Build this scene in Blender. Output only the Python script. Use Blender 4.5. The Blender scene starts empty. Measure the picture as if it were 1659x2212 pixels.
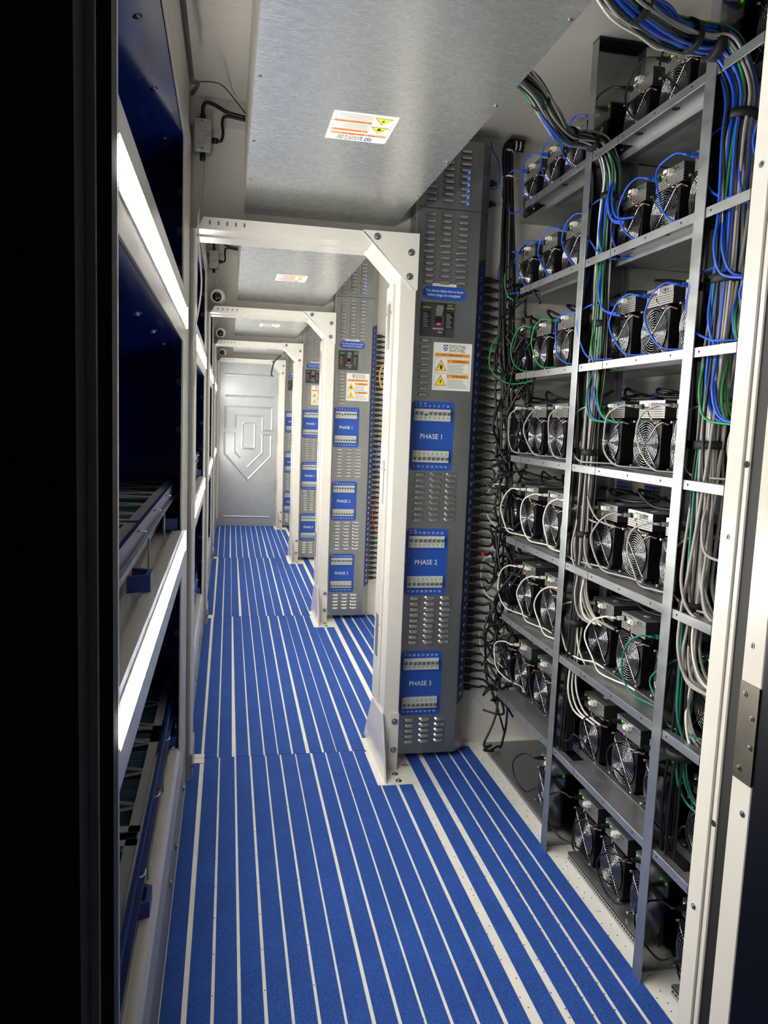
import bpy, bmesh, math, random
from mathutils import Vector, Matrix
random.seed(7)
S = bpy.context.scene
C = S.collection
# ------------------------------------------------------------------ camera
cd = bpy.data.cameras.new('camera'); cam = bpy.data.objects.new('camera', cd); C.objects.link(cam)
cd.sensor_fit = 'VERTICAL'; cd.sensor_height = 36.0; cd.sensor_width = 27.0
cd.lens = 1666.75 / 2212 * 36.0; cd.clip_start = 0.02; cd.clip_end = 100
_r = Vector((0.97972594, -0.19665526, 0.03825942)); _f = Vector((0.1998374, 0.97282152, -0.11697565))
_r.normalize(); _f = (_f - _r * _f.dot(_r)).normalized(); _u = _r.cross(_f)
cam.matrix_world = Matrix(((_r.x, _u.x, -_f.x, 0), (_r.y, _u.y, -_f.y, 0), (_r.z, _u.z, -_f.z, 1.6), (0, 0, 0, 1)))
S.camera = cam
# ------------------------------------------------------------------ world (night outside) and exposure
w = bpy.data.worlds.new('night'); S.world = w; w.use_nodes = True
w.node_tree.nodes['Background'].inputs[0].default_value = (0.10, 0.12, 0.16, 1)
w.node_tree.nodes['Background'].inputs[1].default_value = 0.12
S.view_settings.view_transform = 'Standard'; S.view_settings.look = 'None'
S.view_settings.gamma = 1.0; S.view_settings.use_curve_mapping = False
S.view_settings.exposure = 0.0
LED = 59.0            # emission of the led battens
# ------------------------------------------------------------------ materials
def lin(c):
    return tuple((v / 12.92 if v <= 0.04045 else ((v + 0.055) / 1.055) ** 2.4) for v in [x / 255 for x in c])
MATS = {}
def mat(name, rgb, rough=0.5, metal=0.0, spec=0.5, noise=None, bump=None, emit=None, coat=0.0, nscale=(1, 1, 1), rvar=0.0):
    """noise=(scale, amount) colour mottling, bump=(scale, strength, distance)"""
    m = bpy.data.materials.new(name); m.use_nodes = True; nt = m.node_tree; b = nt.nodes['Principled BSDF']
    c = lin(rgb) + (1,)
    b.inputs['Base Color'].default_value = c; b.inputs['Roughness'].default_value = rough
    b.inputs['Metallic'].default_value = metal; b.inputs['Specular IOR Level'].default_value = spec
    if coat: b.inputs['Coat Weight'].default_value = coat; b.inputs['Coat Roughness'].default_value = 0.08
    if emit: b.inputs['Emission Color'].default_value = lin(emit[0]) + (1,); b.inputs['Emission Strength'].default_value = emit[1]
    if noise or bump:
        g = nt.nodes.new('ShaderNodeNewGeometry'); mp = nt.nodes.new('ShaderNodeMapping')
        mp.inputs['Scale'].default_value = nscale; nt.links.new(g.outputs['Position'], mp.inputs[0])
    if noise:
        n = nt.nodes.new('ShaderNodeTexNoise'); n.inputs['Scale'].default_value = noise[0]; n.inputs['Detail'].default_value = 5
        nt.links.new(mp.outputs[0], n.inputs[0])
        r = nt.nodes.new('ShaderNodeMapRange'); r.inputs[1].default_value = 0.3; r.inputs[2].default_value = 0.7
        r.inputs[3].default_value = 1 - noise[1]; r.inputs[4].default_value = 1 + noise[1]
        nt.links.new(n.outputs[0], r.inputs[0])
        mx = nt.nodes.new('ShaderNodeVectorMath'); mx.operation = 'SCALE'; mx.inputs[0].default_value = c[:3]
        nt.links.new(r.outputs[0], mx.inputs['Scale']); nt.links.new(mx.outputs[0], b.inputs['Base Color'])
        if rvar:
            r2 = nt.nodes.new('ShaderNodeMapRange'); r2.inputs[1].default_value = 0.3; r2.inputs[2].default_value = 0.7
            r2.inputs[3].default_value = rough - rvar; r2.inputs[4].default_value = rough + rvar
            nt.links.new(n.outputs[0], r2.inputs[0]); nt.links.new(r2.outputs[0], b.inputs['Roughness'])
    if bump:
        n2 = nt.nodes.new('ShaderNodeTexNoise'); n2.inputs['Scale'].default_value = bump[0]; n2.inputs['Detail'].default_value = 3
        nt.links.new(mp.outputs[0], n2.inputs[0])
        bp = nt.nodes.new('ShaderNodeBump'); bp.inputs['Strength'].default_value = bump[1]; bp.inputs['Distance'].default_value = bump[2]
        nt.links.new(n2.outputs[0], bp.inputs['Height']); nt.links.new(bp.outputs[0], b.inputs['Normal'])
    MATS[name] = m
    return m
mat('white_paint', (212, 208, 200), 0.2, noise=(9, 0.03), bump=(3.5, 0.12, 0.01))
mat('white_sheet', (226, 223, 216), 0.32, noise=(5, 0.04), bump=(5, 0.5, 0.02))
mat('white_ceiling', (224, 219, 211), 0.26, noise=(4, 0.04), bump=(2.6, 0.35, 0.02))
mat('white_plain', (232, 230, 224), 0.4)
mat('white_floor', (232, 229, 221), 0.45, noise=(14, 0.06))
mat('grey_tone', (150, 151, 150), 0.4, noise=(12, 0.05))
mat('mirror_steel', (150, 153, 154), 0.13, 1.0, noise=(9, 0.05))
mat('galvanized', (174, 178, 179), 0.36, 0.85, noise=(22, 0.07), nscale=(1, .35, 1), rvar=0.07)
mat('galvanized_tray', (190, 192, 190), 0.27, 0.78, noise=(130, 0.035), nscale=(.22, 1, 1), rvar=0.03)
mat('galvanized_dull', (160, 163, 163), 0.42, 0.85, noise=(18, 0.08), rvar=0.06)
mat('louver_steel', (206, 208, 208), 0.2, 0.9)
mat('pdu_steel', (146, 149, 149), 0.40, 0.88, noise=(16, 0.06), nscale=(1, 1, .3), rvar=0.05)
mat('door_steel', (176, 180, 182), 0.46, 0.9, noise=(10, 0.05), bump=(7, 0.12, 0.01))
mat('chrome', (205, 206, 208), 0.18, 1.0)
mat('bolt_steel', (160, 162, 165), 0.3, 1.0)
mat('navy_gloss', (14, 44, 124), 0.14, coat=0.3)
mat('navy_paint', (20, 54, 124), 0.35)
mat('navy_dark', (4, 9, 26), 0.4)
mat('label_blue', (30, 78, 168), 0.42)
mat('strip_blue_shaded', (18, 42, 100), 0.42)  # blue darkened so the colour holds the shade on the number strip
mat('handle_blue', (30, 62, 142), 0.35)
mat('teal_filter', (52, 76, 84), 0.85, noise=(30, 0.3))
mat('filter_white', (176, 176, 172), 0.55)
mat('black_plastic', (16, 16, 17), 0.38, noise=(40, 0.15))
mat('black_rubber', (9, 9, 10), 0.65)
mat('black_void', (4, 4, 5), 0.8)
mat('dark_grey', (52, 54, 55), 0.45)
mat('mid_grey', (108, 110, 110), 0.45)
mat('breaker_grey', (196, 198, 194), 0.42)
mat('breaker_toggle', (92, 94, 95), 0.4)
mat('breaker_green', (120, 170, 110), 0.5)
mat('print_white', (235, 236, 236), 0.5)
mat('print_black', (18, 18, 20), 0.5)
mat('print_grey', (150, 150, 148), 0.6)
mat('print_logo', (34, 72, 140), 0.5)
mat('sticker_white', (228, 226, 218), 0.35)
mat('orange', (222, 140, 48), 0.45)
mat('orange_pale', (240, 140, 84), 0.45)
mat('yellow', (246, 212, 40), 0.45)
mat('red', (190, 32, 40), 0.45)
mat('lime', (110, 190, 50), 0.45)
mat('leaf_brown', (140, 84, 40), 0.8)
mat('cable_black', (14, 14, 15), 0.42)
mat('cable_grey', (152, 148, 144), 0.45)
mat('cable_white', (216, 212, 202), 0.45)
mat('cable_blue', (28, 82, 196), 0.4)
mat('cable_green', (28, 128, 58), 0.4)
mat('cable_teal', (16, 112, 94), 0.4)
mat('cable_red', (200, 40, 44), 0.4)
mat('cable_yellow', (214, 176, 60), 0.4)
mat('wire_red', (150, 70, 52), 0.6)
mat('rotor_black', (10, 10, 11), 0.6)
mat('connector_white', (230, 228, 220), 0.45)
mat('cream_plastic', (214, 206, 184), 0.45)
mat('led_tube', (255, 255, 252), 0.4, emit=((255, 252, 244), LED))
mat('green_light', (80, 255, 60), 0.4, emit=((110, 255, 60), 1.8))
mat('blue_light', (60, 110, 255), 0.4, emit=((50, 100, 255), 9.0))
mat('lens_glass', (6, 8, 16), 0.06, coat=0.6)
mat('hinge_metal', (128, 122, 110), 0.35, 1.0, noise=(20, 0.12))
def carpet():
    m = bpy.data.materials.new('carpet_blue'); m.use_nodes = True; nt = m.node_tree; b = nt.nodes['Principled BSDF']
    L = nt.links.new; N = nt.nodes.new
    g = N('ShaderNodeNewGeometry')
    n1 = N('ShaderNodeTexNoise'); n1.inputs['Scale'].default_value = 420; n1.inputs['Detail'].default_value = 2
    mp = N('ShaderNodeMapping'); mp.inputs['Scale'].default_value = (1, .45, 1); L(g.outputs['Position'], mp.inputs[0]); L(mp.outputs[0], n1.inputs[0])
    n2 = N('ShaderNodeTexNoise'); n2.inputs['Scale'].default_value = 6; n2.inputs['Detail'].default_value = 4; L(g.outputs['Position'], n2.inputs[0])
    cr = N('ShaderNodeValToRGB'); cr.color_ramp.elements[0].position = .3; cr.color_ramp.elements[1].position = .72
    cr.color_ramp.elements[0].color = lin((24, 56, 130)) + (1,); cr.color_ramp.elements[1].color = lin((54, 98, 180)) + (1,)
    L(n1.outputs[0], cr.inputs[0])
    # rust coloured dirt patches
    n3 = N('ShaderNodeTexNoise'); n3.inputs['Scale'].default_value = 5.2; n3.inputs['Detail'].default_value = 9; n3.inputs['Roughness'].default_value = .75
    L(g.outputs['Position'], n3.inputs[0])
    r3 = N('ShaderNodeMapRange'); r3.inputs[1].default_value = .61; r3.inputs[2].default_value = .76; r3.inputs[4].default_value = .5; L(n3.outputs[0], r3.inputs[0])
    mx = N('ShaderNodeMix'); mx.data_type = 'RGBA'; L(r3.outputs[0], mx.inputs[0]); L(cr.outputs[0], mx.inputs[6]); mx.inputs[7].default_value = lin((96, 78, 70)) + (1,)
    r2 = N('ShaderNodeMapRange'); r2.inputs[1].default_value = .3; r2.inputs[2].default_value = .7; r2.inputs[3].default_value = .9; r2.inputs[4].default_value = 1.1; L(n2.outputs[0], r2.inputs[0])
    sc = N('ShaderNodeVectorMath'); sc.operation = 'SCALE'; L(mx.outputs[2], sc.inputs[0]); L(r2.outputs[0], sc.inputs['Scale']); L(sc.outputs[0], b.inputs['Base Color'])
    bp = N('ShaderNodeBump'); bp.inputs['Strength'].default_value = .5; bp.inputs['Distance'].default_value = .002; L(n1.outputs[0], bp.inputs['Height']); L(bp.outputs[0], b.inputs['Normal'])
    b.inputs['Roughness'].default_value = .85; b.inputs['Specular IOR Level'].default_value = .25
    MATS['carpet_blue'] = m
carpet()
def perforated(name, rgb, metal, cell):
    """sheet metal with a field of small dark punched holes (too fine to pick apart)"""
    m = bpy.data.materials.new(name); m.use_nodes = True; nt = m.node_tree; b = nt.nodes['Principled BSDF']; L = nt.links.new; N = nt.nodes.new
    tc = N('ShaderNodeTexCoord'); v = N('ShaderNodeTexVoronoi'); v.inputs['Scale'].default_value = 1 / cell; v.inputs['Randomness'].default_value = 0.0
    L(tc.outputs['Object'], v.inputs[0])
    lt = N('ShaderNodeMath'); lt.operation = 'LESS_THAN'; lt.inputs[1].default_value = .38; L(v.outputs['Distance'], lt.inputs[0])
    mx = N('ShaderNodeMix'); mx.data_type = 'RGBA'; L(lt.outputs[0], mx.inputs[0]); mx.inputs[6].default_value = lin(rgb) + (1,); mx.inputs[7].default_value = (0.01, 0.01, 0.01, 1)
    L(mx.outputs[2], b.inputs['Base Color'])
    inv = N('ShaderNodeMath'); inv.operation = 'MULTIPLY_ADD'; inv.inputs[1].default_value = -metal; inv.inputs[2].default_value = metal; L(lt.outputs[0], inv.inputs[0]); L(inv.outputs[0], b.inputs['Metallic'])
    b.inputs['Roughness'].default_value = .42
    MATS[name] = m
perforated('perforated_steel', (206, 205, 198), 0.7, 0.0072)
perforated('perforated_dark', (78, 79, 80), 0.6, 0.0095)
# ------------------------------------------------------------------ mesh helpers
class B:
    def __init__(s): s.v = []; s.f = []; s.m = []; s.sm = []
    def add(s, vs, fs, mi=0, sm=False):
        o = len(s.v); s.v += [tuple(v) for v in vs]
        for f in fs: s.f.append(tuple(o + i for i in f)); s.m.append(mi); s.sm.append(sm)
        return s
    def box(s, x0, x1, y0, y1, z0, z1, mi=0):
        return s.add([(x0, y0, z0), (x1, y0, z0), (x1, y1, z0), (x0, y1, z0), (x0, y0, z1), (x1, y0, z1), (x1, y1, z1), (x0, y1, z1)],
                     [(0, 3, 2, 1), (4, 5, 6, 7), (0, 1, 5, 4), (1, 2, 6, 5), (2, 3, 7, 6), (3, 0, 4, 7)], mi)
    def prism(s, pts, ax, a, b, mi=0):
        """2d polygon extruded along axis ax ('x': pts are (y,z); 'y': (x,z); 'z': (x,y))"""
        n = len(pts)
        def P(p, t): return {'x': (t, p[0], p[1]), 'y': (p[0], t, p[1]), 'z': (p[0], p[1], t)}[ax]
        vs = [P(p, a) for p in pts] + [P(p, b) for p in pts]
        area = sum(pts[i][0] * pts[(i + 1) % n][1] - pts[(i + 1) % n][0] * pts[i][1] for i in range(n))
        flip = (area > 0) != (ax == 'y')
        if b < a: flip = not flip
        fs = [tuple(range(n)), tuple(range(2 * n - 1, n - 1, -1))] + [(i, i + n, (i + 1) % n + n, (i + 1) % n) for i in range(n)]
        if flip: fs = [tuple(reversed(f)) for f in fs]
        return s.add(vs, fs, mi)
    def cyl(s, p0, p1, r0, r1=None, n=10, mi=0, caps=True):
        r1 = r0 if r1 is None else r1
        p0 = Vector(p0); p1 = Vector(p1); d = (p1 - p0).normalized()
        a = d.orthogonal().normalized(); b = d.cross(a)
        o = len(s.v)
        for p, r in ((p0, r0), (p1, r1)):
            for i in range(n):
                t = 2 * math.pi * i / n; s.v.append(tuple(p + a * math.cos(t) * r + b * math.sin(t) * r))
        for i in range(n):
            j = (i + 1) % n; s.f.append((o + i, o + j, o + n + j, o + n + i)); s.m.append(mi); s.sm.append(True)
        if caps:
            s.f.append(tuple(o + i for i in reversed(range(n)))); s.m.append(mi); s.sm.append(False)
            s.f.append(tuple(o + n + i for i in range(n))); s.m.append(mi); s.sm.append(False)
        return s
    def tube(s, pts, r, n=6, mi=0, closed=False):
        P = [Vector(p) for p in pts]; k = len(P); o = len(s.v); a = None
        for i in range(k):
            if closed: d = P[(i + 1) % k] - P[i - 1]
            else: d = P[min(i + 1, k - 1)] - P[max(i - 1, 0)]
            d.normalize()
            a = d.orthogonal().normalized() if a is None else (a - d * a.dot(d)).normalized()
            b = d.cross(a)
            for j in range(n):
                t = 2 * math.pi * j / n; s.v.append(tuple(P[i] + (a * math.cos(t) + b * math.sin(t)) * r))
        for i in range(k if closed else k - 1):
            i2 = (i + 1) % k
            for j in range(n):
                j2 = (j + 1) % n
                s.f.append((o + i * n + j, o + i * n + j2, o + i2 * n + j2, o + i2 * n + j)); s.m.append(mi); s.sm.append(True)
        if not closed:
            s.f.append(tuple(o + j for j in reversed(range(n)))); s.m.append(mi); s.sm.append(False)
            s.f.append(tuple(o + (k - 1) * n + j for j in range(n))); s.m.append(mi); s.sm.append(False)
        return s
    def sphere(s, c, r, nu=12, nv=8, mi=0, sz=(1, 1, 1), v0=0.0, v1=1.0):
        o = len(s.v)
        for i in range(nv + 1):
            ph = math.pi * (v0 + (v1 - v0) * i / nv)
            for j in range(nu):
                t = 2 * math.pi * j / nu
                s.v.append((c[0] + r * sz[0] * math.sin(ph) * math.cos(t), c[1] + r * sz[1] * math.sin(ph) * math.sin(t), c[2] + r * sz[2] * math.cos(ph)))
        for i in range(nv):
            for j in range(nu):
                s.f.append((o + i * nu + j, o + (i + 1) * nu + j, o + (i + 1) * nu + (j + 1) % nu, o + i * nu + (j + 1) % nu)); s.m.append(mi); s.sm.append(True)
        return s
    def xf(s, fn): s.v = [tuple(fn(*v)) for v in s.v]; return s
    def mesh(s, name, mats, bevel=0.0):
        me = bpy.data.meshes.new(name); me.from_pydata(s.v, [], s.f)
        for x in ([mats] if isinstance(mats, str) else mats): me.materials.append(MATS[x])
        me.polygons.foreach_set('material_index', s.m); me.polygons.foreach_set('use_smooth', s.sm)
        if bevel:
            bm = bmesh.new(); bm.from_mesh(me); bmesh.ops.remove_doubles(bm, verts=bm.verts, dist=1e-6)
            bmesh.ops.bevel(bm, geom=bm.edges[:], offset=bevel, segments=1, affect='EDGES', profile=.5); bm.to_mesh(me); bm.free()
        me.update(); return me
def put(me, name, parent=None, loc=(0, 0, 0), rot=None):
    o = bpy.data.objects.new(name, me); C.objects.link(o); o.location = loc
    if rot: o.rotation_euler = rot
    if parent: o.parent = parent
    return o
def part(b, name, mats, parent=None, bevel=0.0, loc=(0, 0, 0)):
    return put(b.mesh(name, mats, bevel), name, parent, loc)
def tag(o, label, cat, group=None):
    o['label'] = label; o['category'] = cat
    if group: o['group'] = group
    return o
def thing(name, label, cat, loc=(0, 0, 0), group=None):
    o = bpy.data.objects.new(name, None); C.objects.link(o); o.location = loc; o.empty_display_size = .05
    return tag(o, label, cat, group)
def struct(o): o['kind'] = 'structure'; return o
def sroot(name, loc=(0, 0, 0)):
    o = bpy.data.objects.new(name, None); C.objects.link(o); o.location = loc; return struct(o)
def copy_tree(o, parent=None, off=None):
    c = o.copy(); C.objects.link(c)
    if parent: c.parent = parent
    if off: c.location = Vector(o.location) + Vector(off)
    for ch in list(o.children): copy_tree(ch, c)
    return c
def spline(P, n=8):
    P = [Vector(p) for p in P]; out = []
    for i in range(len(P) - 1):
        p0 = P[max(i - 1, 0)]; p1 = P[i]; p2 = P[i + 1]; p3 = P[min(i + 2, len(P) - 1)]
        for k in range(n):
            t = k / n
            out.append(.5 * ((2 * p1) + (p2 - p0) * t + (2 * p0 - 5 * p1 + 4 * p2 - p3) * t * t + (3 * p1 - p0 - 3 * p2 + p3) * t ** 3))
    out.append(P[-1]); return out
def textgeo(txt, size, align='CENTER'):
    cu = bpy.data.curves.new('t', 'FONT'); cu.body = txt; cu.size = size; cu.align_x = align; cu.resolution_u = 2
    ob = bpy.data.objects.new('t', cu); me = bpy.data.meshes.new_from_object(ob)
    v = [tuple(x.co) for x in me.vertices]; f = [tuple(p.vertices) for p in me.polygons]
    bpy.data.objects.remove(ob); bpy.data.curves.remove(cu); bpy.data.meshes.remove(me)
    return v, f
def addtext(b, txt, size, fn, mi=0, align='CENTER', sx=1.0):
    """fn maps text-plane (x,y) to world"""
    v, f = textgeo(txt, size, align)
    b.add([fn(x * sx, y) for x, y, z in v], f, mi)
def rrect(x0, x1, z0, z1, r, n=4):
    P = []
    for cx, cz, a0 in ((x1 - r, z1 - r, 0), (x0 + r, z1 - r, 90), (x0 + r, z0 + r, 180), (x1 - r, z0 + r, 270)):
        for i in range(n + 1):
            t = math.radians(a0 + 90 * i / n); P.append((cx + r * math.cos(t), cz + r * math.sin(t)))
    return P
PIT = 2.61           # module pitch along the container
NM = 4
# shared small meshes
def bolt_mesh(name, r, d, m='bolt_steel'):
    b = B(); b.cyl((0, 0, 0), (0, 0, -.0015), r * 1.35, r * 1.35, 14); b.cyl((0, 0, -.0015), (0, 0, -d), r, r * .72, 12)
    b.cyl((0, 0, -d), (0, 0, -d - .0008), r * .42, r * .42, 6)
    return b.mesh(name, m)
bolt_big = bolt_mesh('bolt', .011, .007); bolt_small = bolt_mesh('bolt', .0042, .003)
def bolt(parent, p, face, big=True, name='bolt'):
    rot = {'-y': (-math.pi / 2, 0, 0), '+x': (0, -math.pi / 2, 0), '-x': (0, math.pi / 2, 0), '-z': (0, 0, 0), '+z': (math.pi, 0, 0)}[face]
    return put(bolt_big if big else bolt_small, name, parent, p, rot)
# ================================================================== SETTING
ZC = 2.91
fl = struct(part(B().box(-.62, 1.80, .9, 11.40, -.06, 0), 'floor', 'white_floor'))
seams = [(0.95, 3.536), (3.540, 6.146), (6.150, 8.756), (8.760, 11.336)]
strips0 = [(-.156, -.098, -.156, -.104), (-.086, -.026, -.085, -.020), (-.015, .046, -.013, .052), (.057, .116, .060, .122), (.127, .187, .131, .194), (.197, .255, .201, .263),
           (.265, .325, .271, .336), (.334, .395, .342, .408), (.407, .465, .420, .479), (.477, .534, .487, .547), (.544, .604, .553, .615), (.616, .676, .622, .683),
           (.688, .750, .690, .752), (.763, .822, .766, .826), (.855, .918, .864, .921), (.943, 1.003, .947, 1.006), (1.014, 1.071, 1.016, 1.075), (1.083, 1.141, 1.086, 1.136), (1.154, 1.212, 1.146, 1.202)]
for k in range(NM):
    y0, y1 = seams[k]; rr = random.Random(k + 3)
    for i, (a, b_, c, d) in enumerate(strips0):
        e = rr.uniform(-.006, .004) if k else 0
        e2 = rr.uniform(-.004, .004) if k else 0
        ys, ye = y0, y1
        if i == 0:
            ye = y1 - (.05 if k < 3 else 0); ys = y0 + (.03 if k else 0)
        if i in (12, 13): ye = min(ye, 3.165 + PIT * k); ys = y0 + (.15 if k else 0)
        if i == 11: c2, d2 = c, d
        if k and i > 14 and k > 1: continue
        q = (3.165 - .95) / (3.536 - .95) if i in (12, 13) else 1
        bb = B(); h = .003
        pts = [(a + e, ys), (b_ + e, ys), (d + e2, ye), (c + e2, ye)]
        bb.prism(pts, 'z', 0.0, h)
        part(bb, 'carpet_strip', 'carpet_blue', fl)
# clear tape along the left white line and the joint covers on the floor
for k in range(NM):
    y = 3.536 + PIT * k
    if k < 3:
        part(B().box(-.150, -.086, y - .052, y - .003, 0, .0042), 'joint_cover', 'white_plain', fl)
        part(B().box(-.139, -.086, y + .004, y + .045, 0, .0042), 'joint_cover', 'white_plain', fl)
dots = B(); rr = random.Random(5)
for (xa) in (.838, .930, 1.008, 1.077, 1.222, 1.245):
    for j in range(34):
        y = 1.4 + j * .062 + rr.uniform(-.02, .02); x = xa + rr.uniform(-.012, .012) if xa in (.838, .93, 1.222, 1.245) else xa
        dots.cyl((x, y, 0.0002), (x, y, .0006), .0023, n=6)
for xa in (-.020, .124, .262, .400, .540):
    for j in range(12):
        y = 1.5 + j * .17; dots.cyl((xa, y, 0.0002), (xa, y, .0006), .0021, n=6)
d = part(dots, 'screw_heads', 'black_void', fl); d['kind'] = 'stuff'
# ceiling and outer shell
cl = struct(part(B().box(-.62, 1.80, .9, 11.40, ZC, ZC + .05), 'ceiling', 'white_ceiling'))
for k in range(NM):
    for j in range(9):
        y = 1.1 + PIT * k + j * .27
        part(B().prism([(-.14, ZC), (.3, ZC), (.3, ZC - .0008), (-.13, ZC - .0008)], 'y', y, y + .005), 'ceiling_seam', 'white_ceiling', cl)
struct(part(B().box(1.80, 1.86, .9, 11.40, 0, ZC), 'wall_right', 'white_sheet'))
# wall at the far end: embossed steel
wf = struct(part(B().box(-.62, 1.80, 11.345, 11.40, 0, ZC), 'wall_far', 'white_sheet'))
dr = sroot('door_1', (0.317, 11.336, 0))
part(B().box(-.437, .438, -.002, .009, .004, 2.345), 'panel', 'door_steel', dr, .001)
def on_door(cx, cy, y0):       # outline points measured on the embossed panel
    return cx, cy
EMB = [[(950, 1030), (1300, 1032)], [(955, 1182), (1300, 1182)], [(950, 1815 + 235), (1285, 2052)], [(950, 2198), (1285, 2198)],
       [(955, 1408), (955, 1255), (1290, 1258), (1290, 1418), (1222, 1418), (1222, 1320), (1028, 1316), (1024, 1408), (955, 1408)],
       [(1020, 1440), (950, 1440), (950, 1592), (1120, 1780), (1285, 1606), (1285, 1450), (1222, 1450), (1222, 1582), (1118, 1688)],
       [(1020, 1440), (1020, 1575), (1062, 1622)],
       [(1090, 1368), (1158, 1370), (1167, 1382), (1167, 1540), (1158, 1552), (1084, 1550), (1077, 1538), (1080, 1380), (1090, 1368)]]
def emb(cx, cy):
    u = 200 + cx * .3014; v = 500 + cy * .3014
    # scale of the panel plane at its distance (metres per measured unit)
    x = -.142 + (u - 471.5) * .00655; z = 2.338 - (v - 786) * .006625
    return x, z
for L_ in EMB:
    P = [emb(*q) for q in L_]
    bb = B()
    for (xa, za), (xb, zb) in zip(P[:-1], P[1:]):
        dx, dz = xb - xa, zb - za; l = math.hypot(dx, dz); nx, nz = -dz / l * .016, dx / l * .016
        ex, ez = dx / l * .006, dz / l * .006
        xa2, za2, xb2, zb2 = xa - ex, za - ez, xb + ex, zb + ez
        vs = [(xa2 + nx, -.002, za2 + nz), (xb2 + nx, -.002, zb2 + nz), (xb2 - nx, -.002, zb2 - nz), (xa2 - nx, -.002, za2 - nz), (xa, -.0065, za), (xb, -.0065, zb)]
        bb.add([(x - .317, y, z) for x, y, z in vs], [(0, 4, 5, 1), (3, 2, 5, 4), (0, 3, 4), (1, 5, 2)])
    part(bb, 'embossed_rib', 'door_steel', dr)
# ------------------------------------------------------------------ left wall: white frame with three openings per module
wl = sroot('wall_left')
OPZ = [(.335, 1.0), (1.172, 1.857), (2.03, 2.555)]
for k in range(NM):
    o = PIT * k; ya, yb = (1.215 if k == 0 else 1.30 + o), 2.90 + o
    part(B().box(-.167, -.16, ya, yb, 2.555, 2.685), 'rail', 'white_paint', wl, .001)
    part(B().box(-.167, -.16, ya, yb, 1.857, 2.05), 'rail', 'white_paint', wl, .001)
    part(B().prism([(-.167, 1.0), (-.16, 1.0), (-.16, 1.172), (-.195, 1.172), (-.195, 1.166), (-.167, 1.166)], 'y', ya, yb), 'rail', 'white_paint', wl)
    part(B().prism([(-.20, .20), (-.16, .20), (-.16, .316), (-.170, .335), (-.20, .335)], 'y', ya, yb), 'rail', 'white_paint', wl)
    part(B().box(-.20, -.159, ya, yb + .42, 0, .20), 'kick_plate', 'grey_tone', wl, .001)  # grey of its weak bounce light is put into the kick plate colour
    part(B().box(-.167, -.16, yb, 3.33 + o, .20, 2.685), 'stile', 'white_paint', wl, .001)
    part(B().box(-.20, -.185, 3.33 + o, 3.56 + o, .0, ZC), 'stile', 'grey_tone', wl)
    if k < 3: part(B().box(-.167, -.16, 3.56 + o, 3.91 + o, .20, 2.685), 'stile', 'white_paint', wl, .001)
    part(B().box(-.20, -.17, ya, 3.33 + o, 2.69, ZC), 'header', 'white_paint', wl)
    for yy in (1.75, 2.35, 2.62, 3.05):
        bolt(wl, (-.158, yy + o, .10 if yy != 2.35 else .13), '+x')
# back of the plenum behind the openings
part(B().box(-.66, -.62, .9, 11.40, 0, ZC), 'outer_skin', 'navy_paint', wl)
# air intake boxes behind each opening
LV = ['lowest', 'middle', 'upper']; SEC = ['nearest', 'second', 'third', 'farthest']
hook = B().tube(spline([(0, 0, 0), (.004, .0, .008), (.014, .004, .010), (.020, .02, .006), (.020, .045, .004)], 4), .0022, 6).mesh('hook', 'chrome')
def filter_plate():
    b = B(); x1, x0 = -.012, -.36; ya, yb = -.36, .36
    b.box(x1 - .03, x1, ya, yb, 0, .003); b.box(x0, x0 + .03, ya, yb, 0, .003); b.box(x0, x1, ya, ya + .03, 0, .003); b.box(x0, x1, yb - .03, yb, 0, .003)
    n = 3
    for i in range(n):
        y = ya + .03 + (yb - ya - .06) * (i + .5) / n; h = (yb - ya - .06) / n / 2
        for sgn in (-1, 1):
            P = [(x1 - .03, y + sgn * .01), (x1 - .10, y + sgn * .035), (x1 - .2, y + sgn * h * .86), (x0 + .04, y + sgn * h)]
            for (xa, q), (xb, q2) in zip(P[:-1], P[1:]):
                b.add([(xa, q - .010, .0032), (xa, q + .010, .0032), (xb, q2 + .010, .0032), (xb, q2 - .010, .0032)], [(0, 1, 2, 3), (3, 2, 1, 0)])
    return b.mesh('filter_lattice', 'filter_white')
LATT = filter_plate()
def pocket():
    b = B()
    P = [(-.033 + .066 * i / 8, .012 * math.sin(math.pi * i / 8)) for i in range(9)]
    n = 9
    for i in range(8):
        b.add([(-.02, P[i][0], P[i][1]), (-.02, P[i + 1][0], P[i + 1][1]), (-.35, P[i + 1][0], P[i + 1][1] - .01), (-.35, P[i][0], P[i][1] - .01)], [(0, 1, 2, 3)], 0, True)
    b.box(-.35, -.02, -.03, .03, -.012, .0)
    return b.mesh('filter_pocket', 'teal_filter')
POCK = pocket()
HAND = B().prism([(-.06, 0), (-.036, .052), (.036, .052), (.06, 0), (.046, 0), (.027, .040), (-.027, .040), (-.046, 0)], 'z', -.02, .02)
HAND.xf(lambda x, y, z: (y, x, z)); HAND = HAND.mesh('pull_handle', 'handle_blue')
HAND.flip_normals()
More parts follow.
